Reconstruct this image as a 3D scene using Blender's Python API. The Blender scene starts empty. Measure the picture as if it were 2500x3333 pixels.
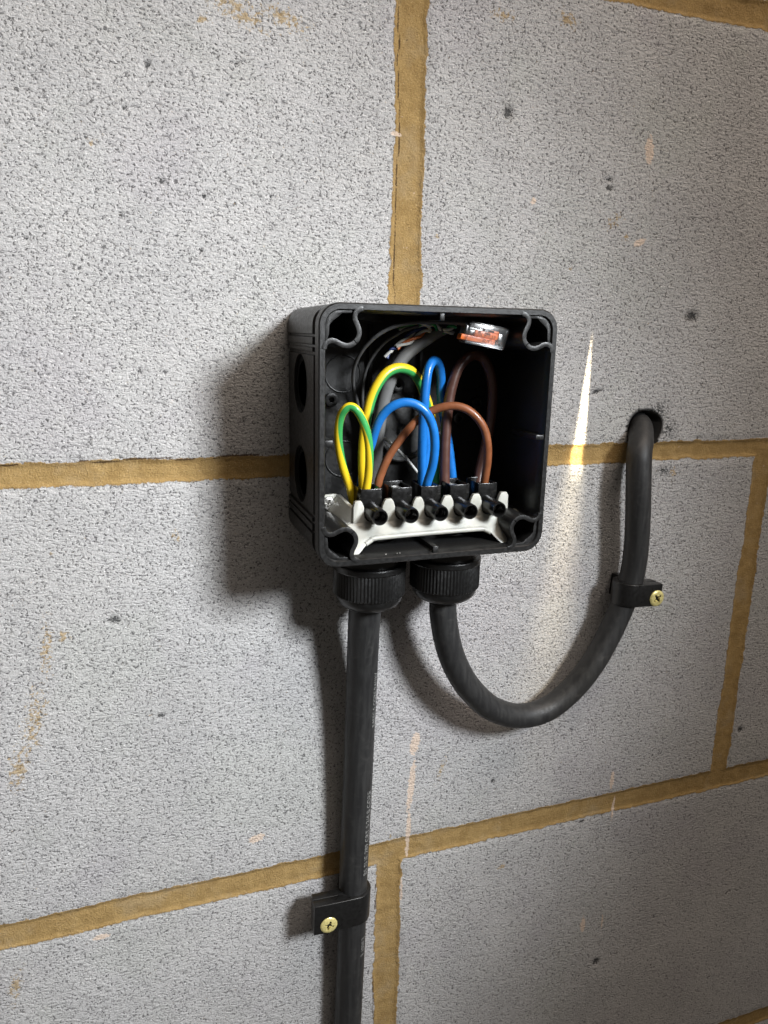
import bpy, bmesh, math, random
import numpy as np
from mathutils import Vector, Matrix, Quaternion
random.seed(7); rng = np.random.default_rng(11)
S = 0.001                                   # everything below is written in millimetres
sc = bpy.context.scene
COL = sc.collection

# ------------------------------------------------------------------ camera
CAM_F = 2450.0; CW, CH = 2500, 3333         # focal length and size of the photograph in pixels
CAM_P = Vector((-134.39, -345.56, 64.42))
YAW, PITCH, ROLL = -0.349508, -0.238959, -0.023761
CAM_R = Matrix.Rotation(YAW, 3, 'Z') @ Matrix.Rotation(PITCH, 3, 'X') @ Matrix.Rotation(ROLL, 3, 'Y')
cam_d = bpy.data.cameras.new('camera'); cam = bpy.data.objects.new('camera', cam_d); COL.objects.link(cam)
cam_d.sensor_fit = 'VERTICAL'; cam_d.sensor_height = 24.0
cam_d.lens = 24.0 * CAM_F / CH
cam_d.clip_start = 0.01; cam_d.clip_end = 50
cam.matrix_world = Matrix.Translation(CAM_P * S) @ (CAM_R @ Matrix.Rotation(math.pi / 2, 3, 'X')).to_4x4()
sc.camera = cam

# ------------------------------------------------------------------ world and lamps
w = bpy.data.worlds.new('World'); sc.world = w; w.use_nodes = True
w.node_tree.nodes['Background'].inputs[0].default_value = (1.0, 0.9, 0.8, 1)
w.node_tree.nodes['Background'].inputs[1].default_value = 0.085
sc.view_settings.view_transform = 'Standard'; sc.view_settings.look = 'None'
sc.view_settings.exposure = 0.0; sc.view_settings.gamma = 1.0; sc.view_settings.use_curve_mapping = False

def lamp(name, kind, loc, target, energy, color, **kw):
    d = bpy.data.lights.new(name, kind); d.energy = energy; d.color = color
    for k, v in kw.items(): setattr(d, k, v)
    o = bpy.data.objects.new(name, d); COL.objects.link(o)
    o.location = Vector(loc) * S
    o.rotation_euler = (Vector(target) - Vector(loc)).to_track_quat('-Z', 'Y').to_euler()
    return o
KD = Vector((0.57, -1.0, 0.51)).normalized()
kp = Vector((-58, 0, 15)) + KD * 900
key = lamp('key_lamp', 'SPOT', kp, (-215, 0, -120), 70.0, (0.93, 0.965, 1.0), spot_size=math.radians(50), spot_blend=1.0, shadow_soft_size=0.10)
lamp('overhead_lamp', 'AREA', (330, -420, 900), (120, 0, -100), 6.8, (1.0, 0.86, 0.74), shape='RECTANGLE', size=0.9, size_y=0.35)
def beam(o, L, pattern):
    """give a spot a made-up beam pattern: pattern(X, Z, mt, mr) returns the strength where a ray meets the wall plane (mm)"""
    o.data.use_nodes = True; t = o.data.node_tree; em = t.nodes['Emission']
    g = t.nodes.new('ShaderNodeNewGeometry'); sp = t.nodes.new('ShaderNodeSeparateXYZ'); t.links.new(g.outputs['Incoming'], sp.inputs[0])
    def mt(op, a, b=None, clamp=False):
        n = t.nodes.new('ShaderNodeMath'); n.operation = op; n.use_clamp = clamp
        for i_, v in enumerate((a, b)):
            if v is None: continue
            if isinstance(v, (int, float)): n.inputs[i_].default_value = v
            else: t.links.new(v, n.inputs[i_])
        return n.outputs[0]
    def mr(v, a, b, c, d, smooth=True):
        n = t.nodes.new('ShaderNodeMapRange'); n.interpolation_type = 'SMOOTHSTEP' if smooth else 'LINEAR'; t.links.new(v, n.inputs[0])
        for i_, q in enumerate((a, b, c, d)): n.inputs[1 + i_].default_value = q
        return n.outputs[0]
    X = mt('ADD', mt('MULTIPLY', mt('DIVIDE', sp.outputs[0], sp.outputs[1]), -L.y), L.x)
    Z = mt('ADD', mt('MULTIPLY', mt('DIVIDE', sp.outputs[2], sp.outputs[1]), -L.y), L.z)
    t.links.new(pattern(X, Z, mt, mr), em.inputs['Strength'])
def key_pattern(X, Z, mt, mr):      # soft shadows of unseen things, put into the beam as a made-up pattern
    Xs = mt('ADD', X, mt('MULTIPLY', Z, 0.18))
    a = mt('MULTIPLY', mr(Xs, -40, 60, 0, 1), mr(Z, -205, -275, 0, 1))
    b = mt('MULTIPLY', mr(X, 40, 125, 0, 1), mr(Z, -40, 50, 0, 1))
    e = mt('MULTIPLY', mt('MULTIPLY', mr(X, 0, 40, 0, 1), mr(X, 110, 60, 0, 1)), mt('MULTIPLY', mr(Z, 60, 75, 0, 1), mr(Z, 135, 80, 0, 1)))
    c = mt('MULTIPLY', mr(X, 105, 160, 0, 1), mr(Z, 40, -60, 0, 1))
    k = mt('SUBTRACT', mt('SUBTRACT', mt('SUBTRACT', 1.0, mt('MULTIPLY', a, 0.55)), mt('MULTIPLY', b, 0.64)), mt('ADD', mt('MULTIPLY', c, 0.42), mt('MULTIPLY', e, 0.42)))
    return mt('MAXIMUM', k, 0.2)
beam(key, kp, key_pattern)
# streak of light: an added, unseen spot whose made-up beam widens and fades downwards
def streak_pattern(X, Z, mt, mr):
    hw = mr(Z, 68, -4, 0.12, 4.3, False); cx = mr(Z, 64, -10, 106.0, 103.2, False)
    d = mt('DIVIDE', mt('ABSOLUTE', mt('SUBTRACT', X, cx)), hw)
    core = mt('MULTIPLY', mr(d, 1.12, 0.6, 0, 1), mt('MULTIPLY', mr(Z, -18, 10, 0.0, 1.0), mt('MULTIPLY', mr(Z, 70, 30, 0.2, 1.0), mr(Z, 68, 60, 0.0, 1.0))))
    hw2 = mr(Z, 10, -150, 6.0, 21.0, False); cx2 = mr(Z, 10, -150, 103.0, 92.0, False)
    d2 = mt('DIVIDE', mt('ABSOLUTE', mt('SUBTRACT', X, cx2)), hw2)
    tail = mt('MULTIPLY', mr(d2, 1.3, 0.0, 0, 1), mt('MULTIPLY', mr(Z, 30, -5, 0, 1), mr(Z, -5, -200, 0.125, 0.0, False)))
    return mt('ADD', core, tail, True)
SL = Vector((330, -620, 420))
beam(lamp('added_streak_spot', 'SPOT', SL, (100, 0, -30), 270.0, (1.0, 0.84, 0.56), spot_size=math.radians(24), spot_blend=0.1, shadow_soft_size=0.0008), SL, streak_pattern)
lamp('warm_patch', 'SPOT', (260, -520, 420), (60, 0, -90), 0.8, (1.0, 0.74, 0.50), spot_size=math.radians(13), spot_blend=1.0, shadow_soft_size=0.03)  # added, unseen spot that lays the warm patch of light below the box

# ------------------------------------------------------------------ helpers
def at(px, py, Y):
    """the point (mm) at distance -Y in front of the wall that stands at photograph pixel px, py"""
    d = CAM_R @ Vector(((px - CW / 2) / CAM_F, 1.0, -(py - CH / 2) / CAM_F))
    return CAM_P + d * ((Y - CAM_P.y) / d.y)
def Z1(x, y, Y): return at(880 + x / 1.659, 940 + y / 1.659, Y)
def Z3(x, y, Y): return at(1020 + x / 2.304, 1500 + y / 2.304, Y)
def Z7(x, y, Y): return at(1480 + x / 7.54, 1000 + y / 7.54, Y)
def px_r(wpx, p):
    """radius in mm of a round thing at p that is wpx photograph pixels wide"""
    depth = (CAM_R.inverted() @ (Vector(p) - CAM_P)).y
    return wpx / 2 * depth / CAM_F

class Thing:
    def __init__(s, o, base): s.o = o; s.base = Vector(base)
def thing(name, label, cat, base, group=None):
    o = bpy.data.objects.new(name, None); COL.objects.link(o); o.location = Vector(base) * S
    o.empty_display_size = 0.01
    o['label'] = label; o['category'] = cat
    if group: o['group'] = group
    return Thing(o, base)
def mesh(name, V, F, mat, parent=None, smooth=True, uv=None, label=None, cat=None, group=None, bevel=0, seg=2, autosmooth=None, normals=True):
    base = parent.base if parent else Vector((0, 0, 0))
    me = bpy.data.meshes.new(name)
    me.from_pydata([((v[0] - base.x) * S, (v[1] - base.y) * S, (v[2] - base.z) * S) for v in V], [], F)
    if uv is not None:
        lay = me.uv_layers.new(name='UVMap')
        li = np.empty(len(me.loops), dtype=np.int32); me.loops.foreach_get('vertex_index', li)
        if len(uv) == len(V): arr = np.array(uv)[li]
        else: arr = np.array(uv)
        lay.data.foreach_set('uv', arr.astype(np.float32).ravel())
    bm = bmesh.new(); bm.from_mesh(me)
    if normals: bmesh.ops.recalc_face_normals(bm, faces=bm.faces)
    if bevel:
        es = [e for e in bm.edges if len(e.link_faces) == 2 and e.calc_face_angle(0) > 0.6]
        bmesh.ops.bevel(bm, geom=es, offset=bevel * S, segments=seg, affect='EDGES', profile=0.5, clamp_overlap=True)
    bm.to_mesh(me); bm.free()
    me.materials.append(mat)
    if smooth:
        me.polygons.foreach_set('use_smooth', [True] * len(me.polygons))
        if autosmooth is None: autosmooth = 35
        try: me.set_sharp_from_angle(angle=math.radians(autosmooth))
        except Exception: pass
    o = bpy.data.objects.new(name, me); COL.objects.link(o)
    if parent: o.parent = parent.o
    if label: o['label'] = label
    if cat: o['category'] = cat
    if group: o['group'] = group
    return Thing(o, base)
def sub(th, o): o.o.parent = th.o; return o
def under(part):
    """use a part as parent of a sub-part (the part sits at its thing's origin)"""
    return part

def catmull(P, n=10, vals=None):
    P = [Vector(p) for p in P]; out = []; ov = []
    for i in range(len(P) - 1):
        p0 = P[i - 1] if i else P[0] * 2 - P[1]; p1 = P[i]; p2 = P[i + 1]
        p3 = P[i + 2] if i + 2 < len(P) else P[-1] * 2 - P[-2]
        for k in range(n):
            t = k / n
            out.append(0.5 * ((2 * p1) + (p2 - p0) * t + (2 * p0 - 5 * p1 + 4 * p2 - p3) * t * t + (3 * p1 - p0 - 3 * p2 + p3) * t ** 3))
            if vals: ov.append(vals[i] * (1 - t) + vals[i + 1] * t)
    out.append(P[-1])
    if vals: ov.append(vals[-1])
    return (out, ov) if vals else out
def tube_data(path, r, seg=20, caps=True, round_end=False):
    if not hasattr(r, '__len__'): r = [r] * len(path)
    n = len(path); T = []
    for i in range(n):
        a = path[max(i - 1, 0)]; b = path[min(i + 1, n - 1)]; T.append((b - a).normalized())
    up = Vector((0, -1, 0)); nrm = (up - T[0] * up.dot(T[0])).normalized()
    V = []; UV = []; L = 0; frames = []
    for i in range(n):
        if i:
            q = T[i - 1].rotation_difference(T[i]); nrm = q @ nrm; nrm = (nrm - T[i] * nrm.dot(T[i])).normalized()
            L += (path[i] - path[i - 1]).length
        bn = T[i].cross(nrm); frames.append((path[i], nrm.copy(), bn, L, r[i]))
        for k in range(seg):
            a = 2 * math.pi * k / seg
            V.append(path[i] + (nrm * math.cos(a) + bn * math.sin(a)) * r[i])
    F = []; UL = []
    for i in range(n - 1):
        for k in range(seg):
            k2 = (k + 1) % seg
            F.append((i * seg + k, i * seg + k2, (i + 1) * seg + k2, (i + 1) * seg + k))
            UL += [(frames[i][3], k / seg), (frames[i][3], (k + 1) / seg), (frames[i + 1][3], (k + 1) / seg), (frames[i + 1][3], k / seg)]
    if caps:
        F.append(tuple(range(seg))[::-1]); UL += [(0, 0)] * seg
        F.append(tuple((n - 1) * seg + k for k in range(seg))); UL += [(0, 0)] * seg
    return V, F, UL, frames
def tube(name, pts, r, mat, parent=None, seg=20, n=10, **kw):
    if hasattr(r, '__len__'): path, r = catmull(pts, n, list(r))
    else: path = catmull(pts, n)
    V, F, UL, fr = tube_data(path, r, seg)
    t = mesh(name, V, F, mat, parent, uv=UL, normals=True, autosmooth=50, **kw); t.frames = fr
    return t
def lathe_data(profile, centre, axis='Z', seg=48, knurl=None):
    """profile: (radius, height along axis); closed at both ends"""
    V = []; F = []; c = Vector(centre)
    for j, (r, h) in enumerate(profile):
        for k in range(seg):
            a = 2 * math.pi * k / seg
            rr = r - (knurl[1] if knurl and j in knurl[0] and (k % 2) else 0)
            x, y = rr * math.cos(a), rr * math.sin(a)
            V.append(c + (Vector((x, y, h)) if axis == 'Z' else Vector((x, h, y))))
    for j in range(len(profile) - 1):
        for k in range(seg):
            k2 = (k + 1) % seg
            F.append((j * seg + k, j * seg + k2, (j + 1) * seg + k2, (j + 1) * seg + k))
    F.append(tuple(range(seg))); F.append(tuple((len(profile) - 1) * seg + k for k in range(seg)))
    return V, F
def join(*parts):
    V = []; F = []
    for v, f in parts:
        n = len(V); V += list(v); F += [tuple(i + n for i in q) for q in f]
    return V, F
def box_data(x0, x1, y0, y1, z0, z1):
    V = [Vector(p) for p in ((x0, y0, z0), (x1, y0, z0), (x1, y1, z0), (x0, y1, z0), (x0, y0, z1), (x1, y0, z1), (x1, y1, z1), (x0, y1, z1))]
    return V, [(0, 3, 2, 1), (4, 5, 6, 7), (0, 1, 5, 4), (1, 2, 6, 5), (2, 3, 7, 6), (3, 0, 4, 7)]
def prism_data(poly, a0, a1, axis='Y'):
    """poly in the plane across the axis: XZ for Y, XY for Z; n-gon ends"""
    mk = (lambda p, h: Vector((p[0], h, p[1]))) if axis == 'Y' else (lambda p, h: Vector((p[0], p[1], h)))
    n = len(poly); V = [mk(p, a0) for p in poly] + [mk(p, a1) for p in poly]
    F = [(i, (i + 1) % n, n + (i + 1) % n, n + i) for i in range(n)]
    F += [tuple(range(n)), tuple(range(2 * n - 1, n - 1, -1))]
    return V, F
def ribbon_data(line, t, y0, y1):
    """a wall of thickness t that follows a polyline in XZ, from y0 to y1"""
    n = len(line); L = []; R_ = []
    for i in range(n):
        a = Vector(line[max(i - 1, 0)]); b = Vector(line[min(i + 1, n - 1)]); d = (b - a).normalized(); m = Vector((-d.y, d.x))
        p = Vector(line[i]); L.append(p + m * t / 2); R_.append(p - m * t / 2)
    V = []
    for y in (y0, y1):
        V += [Vector((p.x, y, p.y)) for p in L] + [Vector((p.x, y, p.y)) for p in R_]
    F = []
    for i in range(n - 1):
        F += [(i, i + 1, n + i + 1, n + i), (2 * n + i, 3 * n + i, 3 * n + i + 1, 2 * n + i + 1),
              (i, 2 * n + i, 2 * n + i + 1, i + 1), (n + i, n + i + 1, 3 * n + i + 1, 3 * n + i)]
    F += [(0, n, 3 * n, 2 * n), (n - 1, 3 * n - 1, 4 * n - 1, 2 * n - 1)]
    return V, F
def boolean(th, cutters, op='DIFFERENCE'):
    for V, F in cutters:
        c = mesh('cutter', V, F, M['black'], None, smooth=False)
        c.o.location = -Vector((0, 0, 0))
        if th.o.parent: c.o.location = Vector((0, 0, 0))
        m = th.o.modifiers.new('b', 'BOOLEAN'); m.operation = op; m.object = c.o; m.solver = 'EXACT'
        bpy.context.view_layer.update()
        dg = bpy.context.evaluated_depsgraph_get()
        me = bpy.data.meshes.new_from_object(th.o.evaluated_get(dg))
        th.o.modifiers.clear(); old = th.o.data; th.o.data = me; me.name = old.name
        bpy.data.objects.remove(c.o)
    try: th.o.data.set_sharp_from_angle(angle=math.radians(35))
    except Exception: pass
def text_mesh(body, size, extrude=0.0):
    cu = bpy.data.curves.new('t', 'FONT'); cu.body = body; cu.size = size; cu.extrude = extrude; cu.align_x = 'CENTER'; cu.align_y = 'CENTER'
    cu.resolution_u = 3
    o = bpy.data.objects.new('t', cu); COL.objects.link(o); bpy.context.view_layer.update()
    me = bpy.data.meshes.new_from_object(o.evaluated_get(bpy.context.evaluated_depsgraph_get()))
    V = [v.co.copy() for v in me.vertices]; F = [tuple(p.vertices) for p in me.polygons]
    bpy.data.objects.remove(o); bpy.data.curves.remove(cu); bpy.data.meshes.remove(me)
    return V, F

# ------------------------------------------------------------------ materials
class NT:
    def __init__(s, name):
        s.m = bpy.data.materials.new(name); s.m.use_nodes = True; s.t = s.m.node_tree
        s.b = s.t.nodes['Principled BSDF']; s.out = s.t.nodes['Material Output']
    def n(s, typ, **kw):
        nd = s.t.nodes.new(typ)
        for k, v in kw.items():
            if k.startswith('i_'):
                key = k[2:]; nd.inputs[int(key) if key.isdigit() else key].default_value = v
            else: setattr(nd, k, v)
        return nd
    def l(s, a, b): s.t.links.new(a, b)
    def math(s, op, a, b=None, c=None, clamp=False):
        nd = s.n('ShaderNodeMath', operation=op, use_clamp=clamp)
        for i, v in enumerate((a, b, c)):
            if v is None: continue
            if isinstance(v, (int, float)): nd.inputs[i].default_value = v
            else: s.l(v, nd.inputs[i])
        return nd.outputs[0]
    def coords(s, scale=(1, 1, 1), kind='Object', rot=(0, 0, 0)):
        tc = s.n('ShaderNodeTexCoord'); mp = s.n('ShaderNodeMapping')
        mp.inputs['Scale'].default_value = tuple(1000 * k for k in scale); mp.inputs['Rotation'].default_value = rot
        s.l(tc.outputs[kind], mp.inputs[0]); return mp.outputs[0]
    def noise(s, vec, scale, detail=3, rough=0.55, dist=0.0):
        nd = s.n('ShaderNodeTexNoise'); nd.inputs['Scale'].default_value = scale; nd.inputs['Detail'].default_value = detail
        nd.inputs['Roughness'].default_value = rough; nd.inputs['Distortion'].default_value = dist
        s.l(vec, nd.inputs['Vector']); return nd.outputs['Fac']
    def ramp(s, fac, lo, hi, a=0.0, b=1.0, smooth=True):
        nd = s.n('ShaderNodeMapRange', interpolation_type='SMOOTHSTEP' if smooth else 'LINEAR')
        s.l(fac, nd.inputs[0]); nd.inputs[1].default_value = lo; nd.inputs[2].default_value = hi
        nd.inputs[3].default_value = a; nd.inputs[4].default_value = b; return nd.outputs[0]
    def mix(s, fac, a, b):
        nd = s.n('ShaderNodeMix', data_type='RGBA')
        if isinstance(fac, (int, float)): nd.inputs[0].default_value = fac
        else: s.l(fac, nd.inputs[0])
        for i, v in ((6, a), (7, b)):
            if isinstance(v, tuple): nd.inputs[i].default_value = (*v, 1)
            else: s.l(v, nd.inputs[i])
        return nd.outputs[2]
    def bump(s, h, dist, strength=1.0):
        nd = s.n('ShaderNodeBump'); nd.inputs['Strength'].default_value = strength; nd.inputs['Distance'].default_value = dist * S
        s.l(h, nd.inputs['Height']); s.l(nd.outputs[0], s.b.inputs['Normal'])

M = {}
def plastic(key, name, c, rough, spec=0.5, dust=0.0, dustc=(0.25, 0.24, 0.22), bump=0.06, nscale=0.6, coat=0.0, sss=0.0, var=0.25, uvst=False):
    t = NT(name); co = t.coords()
    n1 = t.noise(co, nscale, 4); n2 = t.noise(co, 4.0, 2)
    c0 = tuple(k * (1 - var) for k in c); c1 = tuple(min(1, k * (1 + var)) for k in c)
    col = t.mix(t.ramp(n1, 0.3, 0.7), c0, c1)
    if dust:
        n3 = t.noise(co, 0.35, 6, 0.65, 0.6)
        col = t.mix(t.ramp(n3, 0.55, 0.78, 0, dust), col, dustc)
    t.l(col, t.b.inputs['Base Color'])
    t.l(t.ramp(n1, 0.25, 0.75, rough * 0.8, min(1, rough * 1.25)), t.b.inputs['Roughness'])
    t.b.inputs['Specular IOR Level'].default_value = spec
    if coat: t.b.inputs['Coat Weight'].default_value = coat; t.b.inputs['Coat Roughness'].default_value = 0.15
    if sss:
        t.b.inputs['Subsurface Weight'].default_value = sss; t.b.inputs['Subsurface Radius'].default_value = (1, 0.95, 0.85); t.b.inputs['Subsurface Scale'].default_value = 0.0025
    t.bump(t.math('ADD', n2, n1), bump)
    M[key] = t.m; return t
plastic('black', 'black moulded plastic', (0.022, 0.022, 0.022), 0.42, 0.45, dust=0.25, dustc=(0.07, 0.068, 0.062), bump=0.05)
plastic('boxin', 'black plastic of the box', (0.0085, 0.0085, 0.0084), 0.38, 0.55, dust=0.25, dustc=(0.03, 0.0295, 0.028), bump=0.05)
plastic('gland', 'black nylon', (0.008, 0.008, 0.008), 0.33, 0.5, dust=0.15, dustc=(0.04, 0.038, 0.035), bump=0.03)
plastic('knock', 'knock-out plastic darkened for recess shade', (0.003, 0.003, 0.003), 0.6, 0.08, bump=0.02)  # shade of the deep recesses put into the colour, blacker than the box
plastic('terminal', 'glossy black terminal plastic', (0.008, 0.008, 0.008), 0.22, 0.5, dust=0.15, dustc=(0.03, 0.03, 0.03), bump=0.02)
plastic('milky', 'milky nylon', (0.40, 0.40, 0.36), 0.38, 0.5, bump=0.05, sss=0.6, var=0.10, nscale=0.12)
plastic('blue', 'blue wire insulation', (0.012, 0.16, 0.52), 0.32, 0.5, bump=0.02, var=0.08, nscale=0.2)
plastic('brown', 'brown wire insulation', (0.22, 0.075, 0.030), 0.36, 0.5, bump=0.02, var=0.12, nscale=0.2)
plastic('shadebrown', 'brown wire insulation with painted shade', (0.085, 0.038, 0.028), 0.34, 0.5, bump=0.02, var=0.12, nscale=0.2)  # brown insulation darkened in its colour for the shade of the box walls
plastic('grey', 'grey cable sheath', (0.17, 0.17, 0.167), 0.45, 0.4, bump=0.03, var=0.1, nscale=0.2)
plastic('darkgrey', 'dark grey wire sheath', (0.075, 0.075, 0.075), 0.45, 0.5, bump=0.03, var=0.15)
plastic('greycore', 'light grey thin core', (0.42, 0.42, 0.40), 0.4, 0.5, bump=0.02, var=0.1)
plastic('backdisc', 'dark grey disc plastic', (0.050, 0.050, 0.049), 0.5, 0.5, dust=0.2, dustc=(0.08, 0.08, 0.075))
plastic('corewhite', 'white core', (0.62, 0.62, 0.58), 0.4, bump=0.01, var=0.05)
plastic('coregreen', 'green core', (0.02, 0.25, 0.08), 0.4, bump=0.01, var=0.05)
plastic('coreorange', 'orange core', (0.60, 0.16, 0.04), 0.4, bump=0.01, var=0.05)
plastic('coreblue', 'navy core', (0.015, 0.035, 0.14), 0.4, bump=0.01, var=0.05)
plastic('orange', 'orange connector plastic', (0.90, 0.20, 0.04), 0.35, bump=0.02, var=0.08)
plastic('ink', 'dark print', (0.03, 0.015, 0.01), 0.5, bump=0.0)
plastic('print', 'white cable print', (0.26, 0.26, 0.25), 0.6, bump=0.0, var=0.5, nscale=1.2)
plastic('dustbit', 'pale dust', (0.5, 0.49, 0.45), 0.8, bump=0.0)
def cable_mat():
    t = NT('black rubber cable sheath'); co = t.coords(); lng = t.coords((1, 1, 0.07))
    n1 = t.noise(lng, 0.5, 4, 0.6); n2 = t.noise(co, 0.16, 5, 0.65, 0.8); n3 = t.noise(t.coords((1, 1, 0.25), rot=(0, 0.5, 0)), 1.0, 3, 0.6, 1.2)
    col = t.mix(t.ramp(n1, 0.35, 0.7), (0.017, 0.017, 0.0175), (0.026, 0.026, 0.0255))
    col = t.mix(t.ramp(n2, 0.5, 0.8, 0, 0.3), col, (0.085, 0.083, 0.078))
    col = t.mix(t.ramp(n3, 0.73, 0.80, 0, 0.5), col, (0.16, 0.155, 0.145))
    t.l(col, t.b.inputs['Base Color']); t.l(t.ramp(n1, 0.3, 0.7, 0.42, 0.6), t.b.inputs['Roughness'])
    t.b.inputs['Specular IOR Level'].default_value = 0.45
    t.bump(t.math('ADD', n1, t.noise(co, 2.0, 3)), 0.09); M['cable'] = t.m
cable_mat()
def earth(key, off, turns, width=0.36):
    t = NT('green and yellow striped insulation'); tc = t.n('ShaderNodeTexCoord'); sp = t.n('ShaderNodeSeparateXYZ'); t.l(tc.outputs['UV'], sp.inputs[0])
    a = t.math('ADD', sp.outputs[1], t.math('MULTIPLY', sp.outputs[0], turns)); a = t.math('ADD', a, off)
    fr = t.math('FRACT', t.math('MULTIPLY', a, 1.0)); d = t.math('ABSOLUTE', t.math('SUBTRACT', fr, 0.5))
    fac = t.ramp(d, width / 2 - 0.018, width / 2 + 0.018, 1, 0)
    col = t.mix(fac, (0.80, 0.56, 0.020), (0.045, 0.33, 0.085))
    t.l(col, t.b.inputs['Base Color']); t.b.inputs['Roughness'].default_value = 0.33
    t.bump(t.noise(t.coords(), 1.0, 3), 0.02); M[key] = t.m
earth('earth_a', 0.02, 0.0108, 0.27); earth('earth_b', 0.34, 0.0, 0.27)
def metal(key, name, c, rough, met=1.0):
    t = NT(name); co = t.coords(); n = t.noise(co, 0.8, 4)
    t.l(t.mix(t.ramp(n, 0.35, 0.7), tuple(k * 0.8 for k in c), c), t.b.inputs['Base Color'])
    t.b.inputs['Metallic'].default_value = met; t.l(t.ramp(n, 0.3, 0.7, rough * 0.7, rough * 1.3), t.b.inputs['Roughness']); t.bump(n, 0.05); M[key] = t.m
metal('brass', 'yellow passivated steel', (0.84, 0.73, 0.30), 0.34, 0.35)
metal('steel', 'zinc plated steel', (0.62, 0.61, 0.58), 0.3)
def clear():
    t = NT('clear plastic'); t.t.nodes.remove(t.b)
    tr = t.n('ShaderNodeBsdfTransparent'); tr.inputs[0].default_value = (0.90, 0.91, 0.92, 1)
    gl = t.n('ShaderNodeBsdfGlossy'); gl.inputs['Roughness'].default_value = 0.22; gl.inputs[0].default_value = (1, 1, 1, 1)
    df = t.n('ShaderNodeBsdfDiffuse'); df.inputs[0].default_value = (0.6, 0.6, 0.6, 1)
    lw = t.n('ShaderNodeLayerWeight'); lw.inputs[0].default_value = 0.45
    bp = t.n('ShaderNodeBump'); bp.inputs['Distance'].default_value = 0.06 * S; t.l(t.noise(t.coords(), 0.35, 3), bp.inputs['Height'])
    t.l(bp.outputs[0], gl.inputs['Normal']); t.l(bp.outputs[0], lw.inputs['Normal'])
    m1 = t.n('ShaderNodeMixShader'); t.l(t.math('ADD', t.math('MULTIPLY', lw.outputs[1], 0.22), 0.03), m1.inputs[0]); t.l(tr.outputs[0], m1.inputs[1]); t.l(gl.outputs[0], m1.inputs[2])
    m2 = t.n('ShaderNodeMixShader'); m2.inputs[0].default_value = 0.025; t.l(m1.outputs[0], m2.inputs[1]); t.l(df.outputs[0], m2.inputs[2])
    t.l(m2.outputs[0], t.out.inputs[0]); M['clear'] = t.m
clear()
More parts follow.
